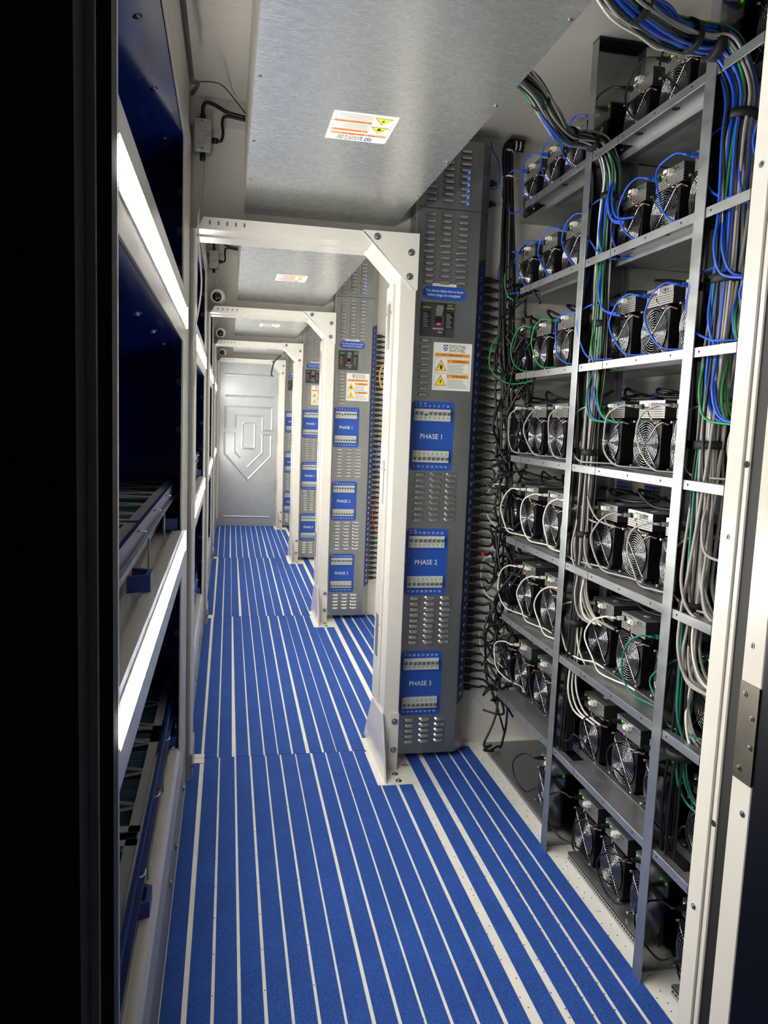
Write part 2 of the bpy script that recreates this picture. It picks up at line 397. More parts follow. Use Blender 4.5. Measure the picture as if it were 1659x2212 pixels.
for k in range(NM):
    o = PIT * k
    for lv, (za, zb) in enumerate(OPZ):
        if k == 3 and lv == 2: pass
        ya, yb = 1.24 + o, 3.26 + o
        t = thing('air_intake_box', f'glossy navy air intake box behind {LV[lv]} opening of {SEC[k]} left wall section', 'intake box', (-.2, (ya + yb) / 2, za), 'air intake boxes in the left wall')
        ym = (ya + yb) / 2; hl = (yb - ya) / 2
        part(B().box(-.40, .03, hl - .01, hl, -.01, zb - za + .01), 'end_wall', 'navy_gloss', t)
        part(B().box(-.40, 0, -hl, -hl + .01, -.01, zb - za + .01), 'end_wall', 'navy_gloss', t)
        part(B().box(-.41, -.40, -hl, hl, -.01, zb - za + .01), 'back_wall', 'navy_gloss', t)
        part(B().prism([(-.40, zb - za - .14), (.03, zb - za + .004), (.03, zb - za + .016), (-.40, zb - za - .128)], 'y', -hl, hl), 'hood', 'navy_gloss', t)
        if k < 2:
            for q in range(3 if lv else 2):
                z = (zb - za) * (.22 + .28 * q)
                bolt(t, (.008, hl - .011, z + .02), '-y')
            for q in range(4): bolt(t, (-.03, -hl + .4 + q * .42, zb - za - .012), '-z')
        if lv == 2: continue
        f = thing('filter_tray', f'navy filter tray with white lattice in {LV[lv]} opening of {SEC[k]} left wall section', 'filter', (-.2, ym, za), 'filter trays in the left wall')
        part(B().box(-.007, .003, -hl + .03, hl - .03, .125, .168), 'angle_bar', 'navy_paint', f)
        part(B().prism([(.003, .125), (.016, .129), (.016, .126), (.003, .122)], 'y', -hl + .03, hl - .03), 'ledge', 'navy_gloss', f)
        part(B().box(-.058, -.052, -hl + .02, hl - .02, .0, .125), 'lower_panel', 'white_paint', f)
        part(B().box(-.39, .002, -hl + .02, hl - .02, -.03, -.016), 'floor_sheet', 'white_paint', f)
        for c in (-.62, .14, .80 if hl > .9 else .7):
            pl = put(LATT, 'filter_lattice', f, (-.004, c if c < .5 else .72, .150))
            if k < 2:
                for q in range(10): put(POCK, 'filter_pocket', f, (-.006, (c if c < .5 else .72) - .31 + q * .069, .130))
        if k < 2:
            for q in (-.45, -.05, .35, .72): put(hook, 'wire_hook', f, (-.002, q, .15))
            for q in (-.33, .70): put(HAND, 'pull_handle', f, (-.028, q, .022))
            for q in (-.2, .3): part(B().cyl((.004, q, -.0), (.004, q, .125), .0025, n=8), 'rod', 'bolt_steel', f)
# LED battens: real lamps of the place
for k in range(NM):
    o = PIT * k
    for lv, zc in ((0, 1.106), (1, 1.958)):
        t = thing('led_batten', f'lit white LED batten on {"lower" if lv == 0 else "upper"} rail of {SEC[k]} left wall section', 'light', (-.16, 2.19 + o, zc), 'LED battens on the left wall')
        ya_, yb_ = (-.972 if k == 0 else -.88), .885
        part(B().box(-.006, .0012, ya_, yb_ + .05, -.042, .042), 'housing', 'white_plain', t)
        P = [(.0013, -.037), (.0022, -.037), (.0042, -.022), (.005, 0), (.0042, .022), (.0022, .037), (.0013, .037)]
        bb = B(); bb.prism(P, 'y', ya_ + .002, yb_); part(bb, 'diffuser', 'led_tube', t)
        part(B().box(.0012, .0065, yb_, yb_ + .018, -.041, .041), 'end_cap', 'white_plain', t, .001)
# ------------------------------------------------------------------ steel portal frames between the modules
def portal(k):
    o = PIT * k
    t = thing('portal_frame', ['white steel portal frame nearest the doorway, beside first power panel', 'white steel portal frame second from the doorway', 'white steel portal frame third from the doorway', 'white steel portal frame farthest away, at the embossed end wall'][k], 'frame', (.7, 3.32 + o, 0), 'white portal frames across the aisle')
    X = lambda x: x - .7
    part(B().box(X(-.184), X(-.139), .01, .24, 0, 2.348), 'post', 'white_paint', t, .003)
    part(B().box(X(-.158), X(-.146), -.012, .012, 0.0, 2.34), 'post_lip', 'grey_tone', t)
    # beam: shallow channel, face with row of slots
    part(B().prism([(X(-.13), 2.348), (X(.60), 2.348), (X(.60), 2.392), (X(-.108), 2.392)], 'y', 0, .004), 'beam_face', 'white_paint', t)
    part(B().box(X(-.139), X(.62), .002, .26, 2.344, 2.352), 'beam_soffit', 'white_paint', t)
    part(B().box(X(-.139), X(.62), .118, .124, 2.338, 2.344), 'beam_rib', 'white_paint', t)
    for i in range(5):
        part(B().prism(rrect(X(-.083 + .0345 * i) - .004, X(-.083 + .0345 * i) + .004, 2.362, 2.380, .0038, 3), 'y', -.0006, 0), 'slot', 'mid_grey', t)
    # column
    part(B().box(X(.714), X(.787), 0, .23, 0, 2.36), 'column', 'white_paint', t, .003)
    part(B().box(X(.703), X(.714), .10, .228, .29, 2.2), 'column_flange', 'white_paint', t, .002)
    for z in (.50, 1.22, 1.92):
        part(B().box(X(.7005), X(.703), .135, .185, z, z + .20), 'slot', 'mid_grey', t)
        for dy in (.115, .21): put(bolt_small, 'bolt', t, (X(.7028), dy, z + .16), (0, math.pi / 2, 0))
    # gusset between beam and column, with its return flange
    part(B().prism([(X(.547), 2.395), (X(.790), 2.398), (X(.790), 2.162), (X(.772), 2.170), (X(.547), 2.388)], 'y', -.006, 0), 'gusset', 'white_paint', t)
    part(B().prism([(X(.548), 2.392), (X(.768), 2.172), (X(.768), 2.164), (X(.548), 2.384)], 'y', -.006, .22), 'gusset_flange', 'white_paint', t)
    for x, z in ((.607, 2.372), (.757, 2.318), (.753, 2.218)): bolt(t, (X(x), -.006, z), '-y')
    # foot bracket
    part(B().prism([(X(.745), .275), (X(.787), .275), (X(.787), 0.0), (X(.745), 0.0)], 'y', -.008, 0), 'foot_plate', 'white_paint', t)
    part(B().prism([(-.14, 0), (.42, 0), (.235, .262), (.0, .275), (-.008, .275)], 'x', X(.7055), X(.7125)), 'foot_gusset', 'white_paint', t)
    part(B().box(X(.672), X(.83), -.15, .20, 0.0005, .0035), 'base_plate', 'white_floor', t)
    bolt(t, (X(.768), -.008, .235), '-y'); bolt(t, (X(.768), -.008, .10), '-y')
    bolt(t, (X(.772), -.118, .0035), '+z'); bolt(t, (X(.770), -.05, .0035), '+z')
    part(B().box(X(-.150), X(-.132), -.004, .24, 0, .12), 'post_shoe', 'grey_tone', t, .001)
    bolt(t, (X(-.141), -.004, .07), '-y')
    return t
for k in range(NM): portal(k)
# bulkhead above each beam and white partition beside each power panel
for k in range(NM):
    o = PIT * k
    w_ = sroot('wall_bulkhead_%d' % (k + 1), (0, 3.53 + o, 0))
    part(B().box(-.18, .80, 0, .03, 2.36, 2.83), 'bulkhead_plate', 'white_sheet', w_)
    part(B().box(-.18, .80, -.03, .0, 2.80, ZC), 'bulkhead_header', 'white_sheet', w_)
    part(B().box(.80, 1.80, .035, .055, 0, ZC), 'partition', 'white_sheet', w_)
    part(B().box(1.137, 1.80, .0, .035, 0, .02), 'partition_foot', 'white_sheet', w_)
    part(B().box(.758, .764, -.004, 0, 2.40, 2.80), 'fold', 'white_sheet', w_)
    if k == 0:
        rr = random.Random(21)
        for q in range(26):      # pressed creases of the sheet
            x = rr.uniform(1.17, 1.33); z = .12 + q * .105; a = rr.uniform(-1.1, 1.1); l = rr.uniform(.03, .08)
            p0 = Vector((x - math.cos(a) * l, .035, z - math.sin(a) * l)); p1 = Vector((x + math.cos(a) * l, .035, z + math.sin(a) * l)); n_ = Vector((-math.sin(a), 0, math.cos(a))) * .008
            part(B().add([p0, p1, (p0 + p1) / 2 + n_, (p0 + p1) / 2 - n_, (p0 + p1) / 2 + Vector((0, -.005, 0))], [(0, 4, 2), (4, 1, 2), (0, 3, 4), (3, 1, 4)]), 'crease', 'white_sheet', w_)
# ------------------------------------------------------------------ stickers
def sticker(parent, name, fn, flip, pale=False, attention=False):
    """fn(tx,ty,d): text plane -> parent space, d = height above the surface. 0.18 x 0.212"""
    W, H = .180, .212
    s = B()
    def R(b, x0, x1, y0, y1, d, mi=0):
        b.add([fn(x0, y0, d), fn(x1, y0, d), fn(x1, y1, d), fn(x0, y1, d)], [(0, 1, 2, 3)], mi)
    vs = [fn(*q) for q in ((0, 0, 0), (W, 0, 0), (W, H, 0), (0, H, 0), (0, 0, .0008), (W, 0, .0008), (W, H, .0008), (0, H, .0008))]
    s.add(vs, [(4, 5, 6, 7), (0, 1, 5, 4), (1, 2, 6, 5), (2, 3, 7, 6), (3, 0, 4, 7)])
    root = part(s, name, 'sticker_white', parent)
    og = 'orange_pale' if pale else 'orange'
    for q in ((.008, W - .010, .150, .165), (.068, W - .012, .122, .138), (.068, W - .012, .055, .071)):
        b = B(); R(b, *q, .0011); part(b, 'orange_band', og, root)
    b = B()                                   # frames of the two boxes
    for y0, y1 in ((.078, .145), (.010, .074)):
        for q in ((.008, W - .010, y0, y0 + .0008), (.008, W - .010, y1 - .0008, y1), (.008, .0088, y0, y1), (W - .0108, W - .010, y0, y1), (.0672, .068, y0, y1)): R(b, *q, .001)
    part(b, 'printed_frame', 'print_black', root)
    b = B(); b2 = B()
    for yc in (.089, .022):
        xc = .038
        b2.add([fn(xc - .026, yc - .002, .0010), fn(xc + .026, yc - .002, .0010), fn(xc, yc + .046, .0010)], [(0, 1, 2)])
        b = B(); b.add([fn(xc - .0225, yc, .0014), fn(xc + .0225, yc, .0014), fn(xc, yc + .0415, .0014)], [(0, 1, 2)])
        part(b, 'hazard_triangle', 'yellow', root)
    # bolt symbol and hand symbol
    yc = .022; xc = .038
    b2.add([fn(xc + a * .001, yc + c * .001, .0018) for a, c in ((2, 28), (-5, 15), (-1, 15), (-3, 4), (5, 18), (1, 18), (5, 28))], [(0, 1, 2, 5, 6), (2, 3, 4, 5)])
    yc = .089
    b2.add([fn(xc + a * .001, yc + c * .001, .0018) for a, c in ((-4, 10), (6, 10), (7, 17), (-6, 17))], [(0, 1, 2, 3)])
    for q in range(4): R(b2, xc - .006 + q * .0034, xc - .0038 + q * .0034, yc + .0165, yc + .026 - abs(q - 1.5) * .0015, .0018)
    R(b2, xc - .003, xc + .005, yc + .004, yc + .010, .0018); R(b2, xc - .012, xc - .010, yc + .012, yc + .020, .0018)
    part(b2, 'hazard_symbol', 'print_black', root)
    b = B(); Y = lambda x0, y0: (lambda x, y: fn(x0 + x, y0 + y, .0016))
    addtext(b, '415 / 240 VOLTS', .0135, Y(.088, .1528)); 
    wt = 'WARNING/ATTENTION' if attention else 'WARNING'
    addtext(b, wt, .0105 if attention else .0125, Y(.124, .1262)); addtext(b, wt, .0105 if attention else .0125, Y(.124, .0592))
    part(b, 'lettering', 'print_black', root)
    b = B(); addtext(b, 'DIGITAL', .0215, Y(.072, .189), align='LEFT'); addtext(b, 'SHOVEL', .0215, Y(.072, .1715), align='LEFT'); part(b, 'lettering', 'dark_grey', root)
    # shield emblem
    b = B(); cx, cy = .056, .1885; m_ = .0105
    for sg in (-1, 1):
        b.add([fn(cx + sg * a * m_, cy + c * m_, .0014) for a, c in ((0, 1.35), (1, 1.35), (1, .35), (.62, .35), (.62, .95), (0, .95))], [(0, 1, 2, 3, 4, 5) if sg < 0 else (5, 4, 3, 2, 1, 0)])
        b.add([fn(cx + sg * a * m_, cy + c * m_, .0014) for a, c in ((1, .05), (1, -.55), (0, -1.45), (0, -.95), (.62, -.4), (.62, .05))], [(0, 1, 2, 3, 4, 5) if sg < 0 else (5, 4, 3, 2, 1, 0)])
    R(b, cx - .0034, cx + .0034, cy - .0045, cy + .005, .0014)
    if True:
        me_ = b.mesh('emblem', 'print_logo'); put(me_, 'emblem', root)
    b = B(); rr = random.Random(4)
    for y0 in (.0815, .0135):
        for q in range(6 if y0 > .05 else 6): R(b, .071, .071 + .094 * rr.uniform(.7, 1), y0 + q * .0065, y0 + q * .0065 + .0026, .0011)
    part(b, 'small_print', 'print_grey', root)
    b = B()
    for y0 in (.1255, .0585): b.add([fn(.078, y0, .0016), fn(.086, y0, .0016), fn(.082, y0 + .008, .0016)], [(0, 1, 2)])
    part(b, 'warning_mark', 'yellow', root)
    return root
# ------------------------------------------------------------------ galvanized trough under the ceiling
for k in range(NM):
    o = PIT * k; ya = (1.16 if k == 0 else .93 + .05) + (o if k else 0); yb = 3.515 + o
    if k: ya = 3.60 + PIT * (k - 1)
    t = thing('cable_trough', f'galvanized sheet cable trough under the ceiling, {["nearest the doorway", "behind the first portal frame", "behind the second portal frame", "at the far end"][k]}', 'trough', (.055, ya, 2.467), 'ceiling cable troughs')
    L_ = yb - ya
    part(B().box(0, .662, 0, L_, 0, .003), 'bottom_sheet', 'galvanized_tray', t)
    part(B().box(0, .003, 0, L_, .003, .40), 'side_sheet', 'white_sheet', t); 
    part(B().box(.659, .662, 0, L_, .003, .055), 'side_sheet', 'galvanized', t)
    for q, yy in enumerate((2.126, 2.607, 3.018, 3.44, 1.655)):
        yl = yy + o - ya
        if yl > .02:
            bolt(t, (.013, yl, 0), '-z', False, 'rivet')
            bolt(t, (.650, yl, 0), '-z', False, 'rivet')
    # sticker faces down, reads from the far side
    ys = 2.286 + o - ya
    sticker(t, 'warning_sticker', (lambda ys: (lambda x, y, d: (.417 - x * 1.055, ys + y * 1.045, -d)))(ys), False, True, True)
# ------------------------------------------------------------------ power panels
LOUV = B()
nx = 9
for i in range(nx):
    pass
def louver():
    b = B(); cols = []
    for i in range(nx):
        t = i / (nx - 1); x = -.027 + .054 * t
        e = min(1, min(t, 1 - t) * 4.2); h = .0085 * math.sqrt(max(0, 1 - (1 - e) ** 2)) + .0004
        zt = .0088 * (0.45 + .55 * min(1, e * 1.4)); zb = -.0078 * (0.35 + .65 * min(1, e * 1.4))
        cols.append([(x, 0, zt), (x, -h * .45, zt - .003), (x, -h * .9, zb + .0045), (x, -h, zb), (x, -h * .8, zb - .0005), (x, -.0004, zb - .0003)])
    vs = [p for c in cols for p in c]; m = 6
    for i in range(nx - 1):
        for j in range(m - 1):
            b.add([cols[i][j], cols[i][j + 1], cols[i + 1][j + 1], cols[i + 1][j]], [(0, 1, 2, 3)], 0 if j < 3 else 1, j < 3)
    return b.mesh('louver', ['louver_steel', 'black_void'])
LOUV = louver()
def breaker(up, off=False):
    b = B(); w_ = .0106
    b.box(-w_, w_, -.012, 0, -.0265, .0265, 0)
    zt = .008 if up else -.008
    b.box(-.0078, .0078, -.0165, -.012, zt - .0105, zt + .0105, 0)
    b.box(-.0062, .0062, -.0222, -.0165, zt + (.000 if not off else -.007) - .0045, zt + (.000 if not off else -.007) + .0055, 1)
    b.box(-.0062, .0062, -.0168, -.0165, zt - .0085, zt - .003, 1)
    zm = -.0125 if up else .0125
    b.box(-.0075, .0075, -.0124, -.012, zm - .0095, zm - .0075, 2)
    b.box(-.0075, .0075, -.0124, -.012, zm + .0062, zm + .0078, 2)
    for q in range(3): b.box(-.006 + q * .004, -.004 + q * .004, -.0124, -.012, zm - .004, zm + .003, 1)
    return b.mesh('breaker', ['breaker_grey', 'breaker_toggle', 'breaker_green'])
BRU, BRD, BRO = breaker(True), breaker(False), breaker(True, True)
PX = .804
def tx(x0, y0, d=-.0008):     # text on the front face (local: x from panel left edge, y=0 front plane)
    return lambda x, y: (x0 + x, d, y0 + y)
def power_panel():
    t = thing('breaker_cabinet', 'x', 'power panel', (PX, 3.415, 0.0), 'grey power distribution panels')
    part(B().prism([(0, 0), (.286, 0), (.333, .042), (.333, .11), (0, .11)], 'z', .031, 2.536), 'cabinet', 'pdu_steel', t)
    part(B().prism([(0, .001), (.286, .001), (.333, .042), (.333, .11), (0, .11)], 'z', 2.539, 2.832), 'control_box', 'pdu_steel', t)
    part(B().box(-.009, .0, .004, .11, .031, 2.832), 'side_flange', 'galvanized', t)
    col = (.058, .133, .208)
    def rows(z0, z1, n, cs=col):
        for i in range(n):
            for c in cs: put(LOUV, 'louver', t, (c, 0, z0 + (z1 - z0) * i / (n - 1)))
    rows(2.787, 2.574, 9); rows(2.510, 2.222, 12); rows(1.964, 1.726, 10, (.056,)); rows(1.367, 1.159, 9); rows(.789, .578, 9); rows(.2, .093, 5)
    for i in range(3, 9):
        part(B().box(.217, .225, -.0068, -.0052, 2.787 - .0266 * i - .0095, 2.787 - .0266 * i - .0068), 'blue_led', 'blue_light', t)
    for z in (2.55, 2.44, 2.03, 1.70, 1.14, .965, .56, .05): bolt(t, (.006, 0, z), '-y', False, 'rivet')
    for z in (2.47, 1.93, 1.33, .75): put(bolt_small, 'rivet', t, (.325, .034, z), (-math.pi / 2, 0, math.radians(42)))
    bolt(t, (.03, 0.001, 2.548), '-y', False, 'rivet')
    # rounded notice
    n = part(B().prism(rrect(.034, .233, 2.146, 2.203, .027, 6), 'y', -.001, 0), 'boot_notice', 'label_blue', t)
    b = B(); addtext(b, 'This device takes time to boot', .0163, tx(.1335, 2.1795, -.0018), sx=.86); addtext(b, 'before plugs are energized.', .0163, tx(.1335, 2.1615, -.0018), sx=.86)
    part(b, 'lettering', 'print_white', n)
    n = part(B().box(.077, .188, -.001, 0, 2.205, 2.217), 'paper_label', 'sticker_white', t)
    b = B(); addtext(b, 'SER · DS-PDW-SmartPDU-SYNC', .0062, tx(.132, 2.2085, -.0016)); part(b, 'lettering', 'print_grey', n)
    # main breaker
    n = part(B().box(.029, .180, -.012, 0, 1.984, 2.131), 'main_breaker', 'dark_grey', t, .002)
    part(B().box(.079, .136, -.019, -.012, 1.988, 2.127), 'breaker_face', 'dark_grey', n, .002)
    part(B().box(.092, .122, -.0195, -.019, 2.03, 2.10), 'toggle_slot', 'black_void', n)
    part(B().prism([(-.0195, 2.072), (-.048, 2.098), (-.044, 2.116), (-.0195, 2.104)], 'x', .093, .121), 'toggle', 'mid_grey', n)
    part(B().box(.096, .120, -.0205, -.0195, 2.032, 2.043), 'on_flag', 'red', n)
    for x0 in (.036, .143): part(B().box(x0, x0 + .036, -.0128, -.012, 2.107, 2.112), 'green_bar', 'lime', n)
    for x0 in (.037, .144):
        q = part(B().box(x0, x0 + .034, -.0128, -.012, 2.018, 2.094), 'rating_label', 'black_plastic', n)
    b = B()
    for x0 in (.039, .146):
        for q in range(9): b.box(x0, x0 + .026 - (q % 3) * .005, -.0131, -.0128, 2.024 + q * .0072, 2.0265 + q * .0072)
    part(b, 'small_print', 'print_grey', n)
    b = B(); addtext(b, 'BDN250T3L', .0095, tx(.1075, 2.014, -.0195)); addtext(b, '250A', .008, tx(.116, 2.0, -.0195)); addtext(b, 'ON', .0085, tx(.108, 2.0345, -.0210)); addtext(b, 'HUYU', .008, tx(.160, 2.1185, -.0128)); part(b, 'lettering', 'print_white', n)
    sticker(t, 'warning_sticker', lambda x, y, d: (.0955 + x, -d, 1.7485 + y), False)
    for ph in range(3):
        zt = 1.696 - .5805 * ph
        n = part(B().prism(rrect(.006, .206, zt - .313, zt, .018, 5), 'y', -.0015, 0), 'phase_panel', 'label_blue', t)
        b = B(); addtext(b, 'PHASE %d' % (ph + 1), .0325, tx(.104, zt - .1685, -.0022), sx=.93)
        for i in range(8):
            addtext(b, str(ph * 16 + i + 1), .0135, tx(.026 + .0213 * i, zt - .0245, -.0022)); addtext(b, str(ph * 16 + i + 9), .0135, tx(.026 + .0213 * i, zt - .299, -.0022))
        for i in range((3, 2, 1)[ph]): b.box(.020 + .0213 * i, .031 + .0213 * i, -.0022, -.0019, zt - .0100, zt - .0072)
        part(b, 'lettering', 'print_white', n)
        for i in range(8):
            put(BRO if (ph == 0 and i == 2) else BRU, 'breaker', n, (.0265 + .0213 * i, -.0015, zt - .061)); put(BRD, 'breaker', n, (.0262 + .0213 * i, -.0015, zt - .2485))
    # numbered strip on the chamfer
    D = Vector((.047, .042, 0)).normalized(); Nn = Vector((D.y, -D.x, 0)); o_ = Vector((.286, 0, 0))
    def ch(a, z, d): p = o_ + D * a + Nn * d; return (p.x, p.y, z)
    b = B(); b.add([ch(.004, .262, .0006), ch(.060, .285, .0006), ch(.060, 2.345, .0006), ch(.004, 2.325, .0006)], [(0, 1, 2, 3)])
    n = part(b, 'number_strip', 'strip_blue_shaded', t)
    b = B()
    for i in range(48):
        z = 2.296 - i * (2.296 - .312) / 47
        addtext(b, str(i + 1), .027, (lambda z: (lambda x, y: ch(.031 + x * .8, z + y, .0014)))(z - .009))
    part(b, 'lettering', 'print_white', n)
    return t
p1 = power_panel()
PL = ['grey steel power panel nearest the doorway with three blue phase plates', 'grey steel power panel behind the second portal frame', 'grey steel power panel third from the doorway', 'grey steel power panel farthest away, partly hidden by frame']
p1['label'] = PL[0]
for k in range(1, NM):
    c = copy_tree(p1, None, (0, PIT * k, 0)); c['label'] = PL[k]
# ------------------------------------------------------------------ plugs and power cords
def plug(b, x, y, z, mi=0):
    b.box(x, x + .044, y - .012, y + .012, z - .0135, z + .0135, mi)
    for q in range(5): b.cyl((x + .044 + q * .005, y, z), (x + .0476 + q * .005, y, z), .0102 - q * .0009, n=8, mi=mi)
    b.cyl((x + .04, y, z), (x + .07, y, z), .006, n=8, mi=mi)
rp = random.Random(11)
for i in range(48):
    z = 2.262 - i * (2.262 - .322) / 47; y = 3.500
    t = thing('power_cable', f'black power cord plugged into outlet {i + 1} of the nearest power panel', 'power cord', (1.137, y, z), 'power cords of the nearest panel')
    b = B(); plug(b, 0, 0, 0); part(b, 'plug', 'black_plastic', t, 0)
    if i == 31: part(B().cyl((.066, 0, 0), (.088, 0, .004), .0095, n=10), 'tape_mark', 'cable_red', t)
    if i == 17: part(B().cyl((.080, 0, 0), (.098, 0, -.002), .0068, n=10), 'tape_mark', 'cable_white', t)
    tz = rp.uniform(-.16, .16) if 5 < i < 44 else rp.uniform(-.05, .25)
    if i > 44: tz = rp.uniform(-.12, .1)
    sx = rp.uniform(.105, .185); sy = rp.uniform(-.14, .0)
    zz = max(tz, .06 - z)
    P = [(.064, 0, 0), (.095, -.004, -.003), (.092 + rp.uniform(.01, .03), -.012, rp.uniform(-.02, .004)),
         (sx, sy, zz * .45 + rp.uniform(-.06, .03)), (sx + rp.uniform(-.03, .03), sy - .05, zz), (sx + rp.uniform(0, .02), sy - rp.uniform(.05, .12), zz + rp.uniform(-.10, .10)), (.19, sy - rp.uniform(.08, .16), max(zz + rp.uniform(-.12, .12), .04 - z))]
    part(B().tube(spline(P, 6), .0055, 7), 'cord', 'cable_black', t)
for i in range(48):
    z = 2.262 - i * (2.262 - .322) / 47; y = 3.500 + PIT
    t = thing('power_cable', f'black power cord plugged into outlet {i + 1} of the second power panel', 'power cord', (1.137, y, z), 'power cords of the second panel')
    b = B(); plug(b, 0, 0, 0); part(b, 'plug', 'black_plastic', t)
    P = [(.066, 0, 0), (.10, 0, rp.uniform(-.03, .01)), (.14, -.01, rp.uniform(-.08, .05)), (.18, -.02, rp.uniform(-.14, .08))]
    part(B().tube(spline(P, 4), .0052, 6), 'cord', 'cable_black', t)
def loose(name, label, cat, mtl, P, r=.0032, n=6, seg=6, group=None):
    b = B().tube(spline(P, seg), r, n)
    o = part(b, name, mtl); 
    # origin at first point
    p0 = Vector(P[0]); o.data.transform(Matrix.Translation(-p0)); o.location = p0
    return tag(o, label, cat, group)
Y2 = 3.5 + PIT
for j, r_ in enumerate((.055, .05, .047)):
    loose('coiled_cable', f'yellow coiled cable beside the second power panel, coil {["outer", "middle", "inner"][j]}', 'cable', 'cable_yellow', [(1.20 + r_ * math.cos(q) * .6, Y2 - .03 - j * .006, 1.95 + r_ * 1.6 * math.sin(q)) for q in [x * .7 for x in range(9)]], .0028, group='yellow cable coils')
loose('looped_cable', 'blue cable looping beside the second power panel', 'cable', 'cable_blue', [(1.22, Y2 - .02, 1.45), (1.17, Y2 - .04, 1.36), (1.165, Y2 - .05, 1.25), (1.2, Y2 - .03, 1.16), (1.26, Y2, 1.12)], .003)
loose('looped_cable', 'red cable looping beside the second power panel', 'cable', 'cable_red', [(1.2, Y2 - .02, .98), (1.16, Y2 - .04, .92), (1.15, Y2 - .05, .84), (1.18, Y2 - .03, .74), (1.26, Y2, .70)], .003)
# ================================================================== RACK
SZ = [2.531, 2.180, 1.8236, 1.4743, 1.119, .7724, .4173, .034]
ROW = ['top', 'second', 'third', 'fourth', 'fifth', 'sixth', 'seventh', 'bottom']
BAYN = ['far rack bay', 'middle rack bay', 'near rack bay']
BAYY = [(2.615, 3.50), (1.924, 2.605), (1.24, 1.914)]
bk = tag(part(B().box(1.70, 1.704, -.68, .68, .0, 2.88), 'rack_back_panel', 'galvanized_dull', None, 0, (0, 1.92, 0)), 'dull steel panel closing the back of the rack', 'panel')
def upright(y, label, z1=2.90):
    t = thing('rack_upright', label, 'rack upright', (1.2, y, 0), 'galvanized rack uprights')
    part(B().box(0, .003, -.046, 0, 0, z1), 'front_flange', 'galvanized', t, .0008)
    part(B().box(.003, .185, -.003, 0, .0, z1), 'web', 'mirror_steel', t)
    part(B().box(.182, .185, -.030, -.003, 0, z1), 'rear_flange', 'galvanized', t)
    part(B().box(.0, .185, -.046, 0, z1, z1 + .004), 'cap', 'black_plastic', t)
upright(2.611, 'galvanized rack upright between the far and middle bays')
upright(1.920, 'galvanized rack upright between the middle and near bays, by the doorway')
OVAL = B().cyl((0, 0, 0), (0, 0, -.0006), .012, n=14).mesh('cable_hole', 'black_void')
hole = B().cyl((0, 0, 0), (-.0006, 0, 0), .0034, n=8).mesh('lip_hole', 'black_void')
for r, z in enumerate(SZ):
    for bi, (ya, yb) in enumerate(BAYY):
        if r == 7:
            t = thing('floor_tray', f'galvanized perforated floor tray under the {BAYN[bi]}', 'tray', (1.266, (ya + yb) / 2, 0.004), 'rack floor trays')
            h = (yb - ya) / 2 - .004 - (.05 if bi else 0); yo = -.04 if bi else 0
            part(B().box(0, .43, -h + yo, h + yo, .022, .028), 'deck', 'galvanized_dull', t)
            part(B().box(0, .003, -h + yo, h + yo, 0, .030), 'front_lip', 'galvanized', t)
            n = int(2 * h / .014)
            hb = B()
            for i in range(n): hb.cyl((.0, -h + yo + .01 + i * .014, .013), (-.0006, -h + yo + .01 + i * .014, .013), .0042, n=8)
            q = part(hb, 'punched_holes', 'black_void', t); q['kind'] = 'stuff'
            continue
        t = thing('rack_shelf', f'galvanized rack shelf, {ROW[r]} level of the {BAYN[bi]}', 'shelf', (1.2042, (ya + yb) / 2, z), 'galvanized rack shelves')
        h = (yb - ya) / 2 - .002; fy = h - (.32 if bi == 0 else 0)
        ym = .36 * h if bi else 0.0
        part(B().box(0, .003, -h, fy, -.026, 0), 'front_lip', 'galvanized', t, .0006)
        ga, gb = (h - .155, h - .01) if bi else (9, 9)     # cut-out where the cables pass
        part(B().box(.003, .093, -h, min(ga, fy), -.003, -.0005), 'front_deck', 'galvanized_dull', t)
        if bi: part(B().box(.003, .026, ga, h, -.003, -.0005), 'front_deck', 'galvanized_dull', t)
        part(B().box(.097, .49, -h, h, -.003, 0), 'rear_deck', 'galvanized_dull', t)
        part(B().box(.093, .097, -h, fy, -.024, .001), 'deck_fold', 'galvanized', t)
        part(B().box(-.0006, .0, ym - .001, ym + .001, -.026, 0), 'lip_joint', 'black_void', t)
        for i in (-.35, .25): put(OVAL, 'cable_hole', t, (.052, i * h, -.0032))
        for i in range(4): put(hole, 'lip_hole', t, (0, -h + .06 + i * (h + fy - .12) / 3, -.012))
# ------------------------------------------------------------------ miners
def fan_frame():
    b = B(); R = .0735; n = 32; hs = .079; zc = .083
    ci = [(0, R * math.cos(2 * math.pi * (i + .5) / n), zc + R * math.sin(2 * math.pi * (i + .5) / n)) for i in range(n)]
    sq = []
    for i in range(n):
        t = 2 * math.pi * (i + .5) / n; c, s_ = math.cos(t), math.sin(t); m = hs / max(abs(c), abs(s_)); sq.append((0, c * m, zc + s_ * m))
    bk_ = [(.034, y, z) for x, y, z in ci]; bs = [(.034, y, z) for x, y, z in sq]
    vs = ci + sq + bk_ + bs; f = []
    for i in range(n):
        j = (i + 1) % n
        f += [(i, j, n + j, n + i), (i, 2 * n + i, 2 * n + j, j), (n + i, n + j, 3 * n + j, 3 * n + i)]
    f = [tuple(q) for q in f]
    b.add(vs, f); return b.mesh('fan_frame', 'black_plastic')
FF = fan_frame()
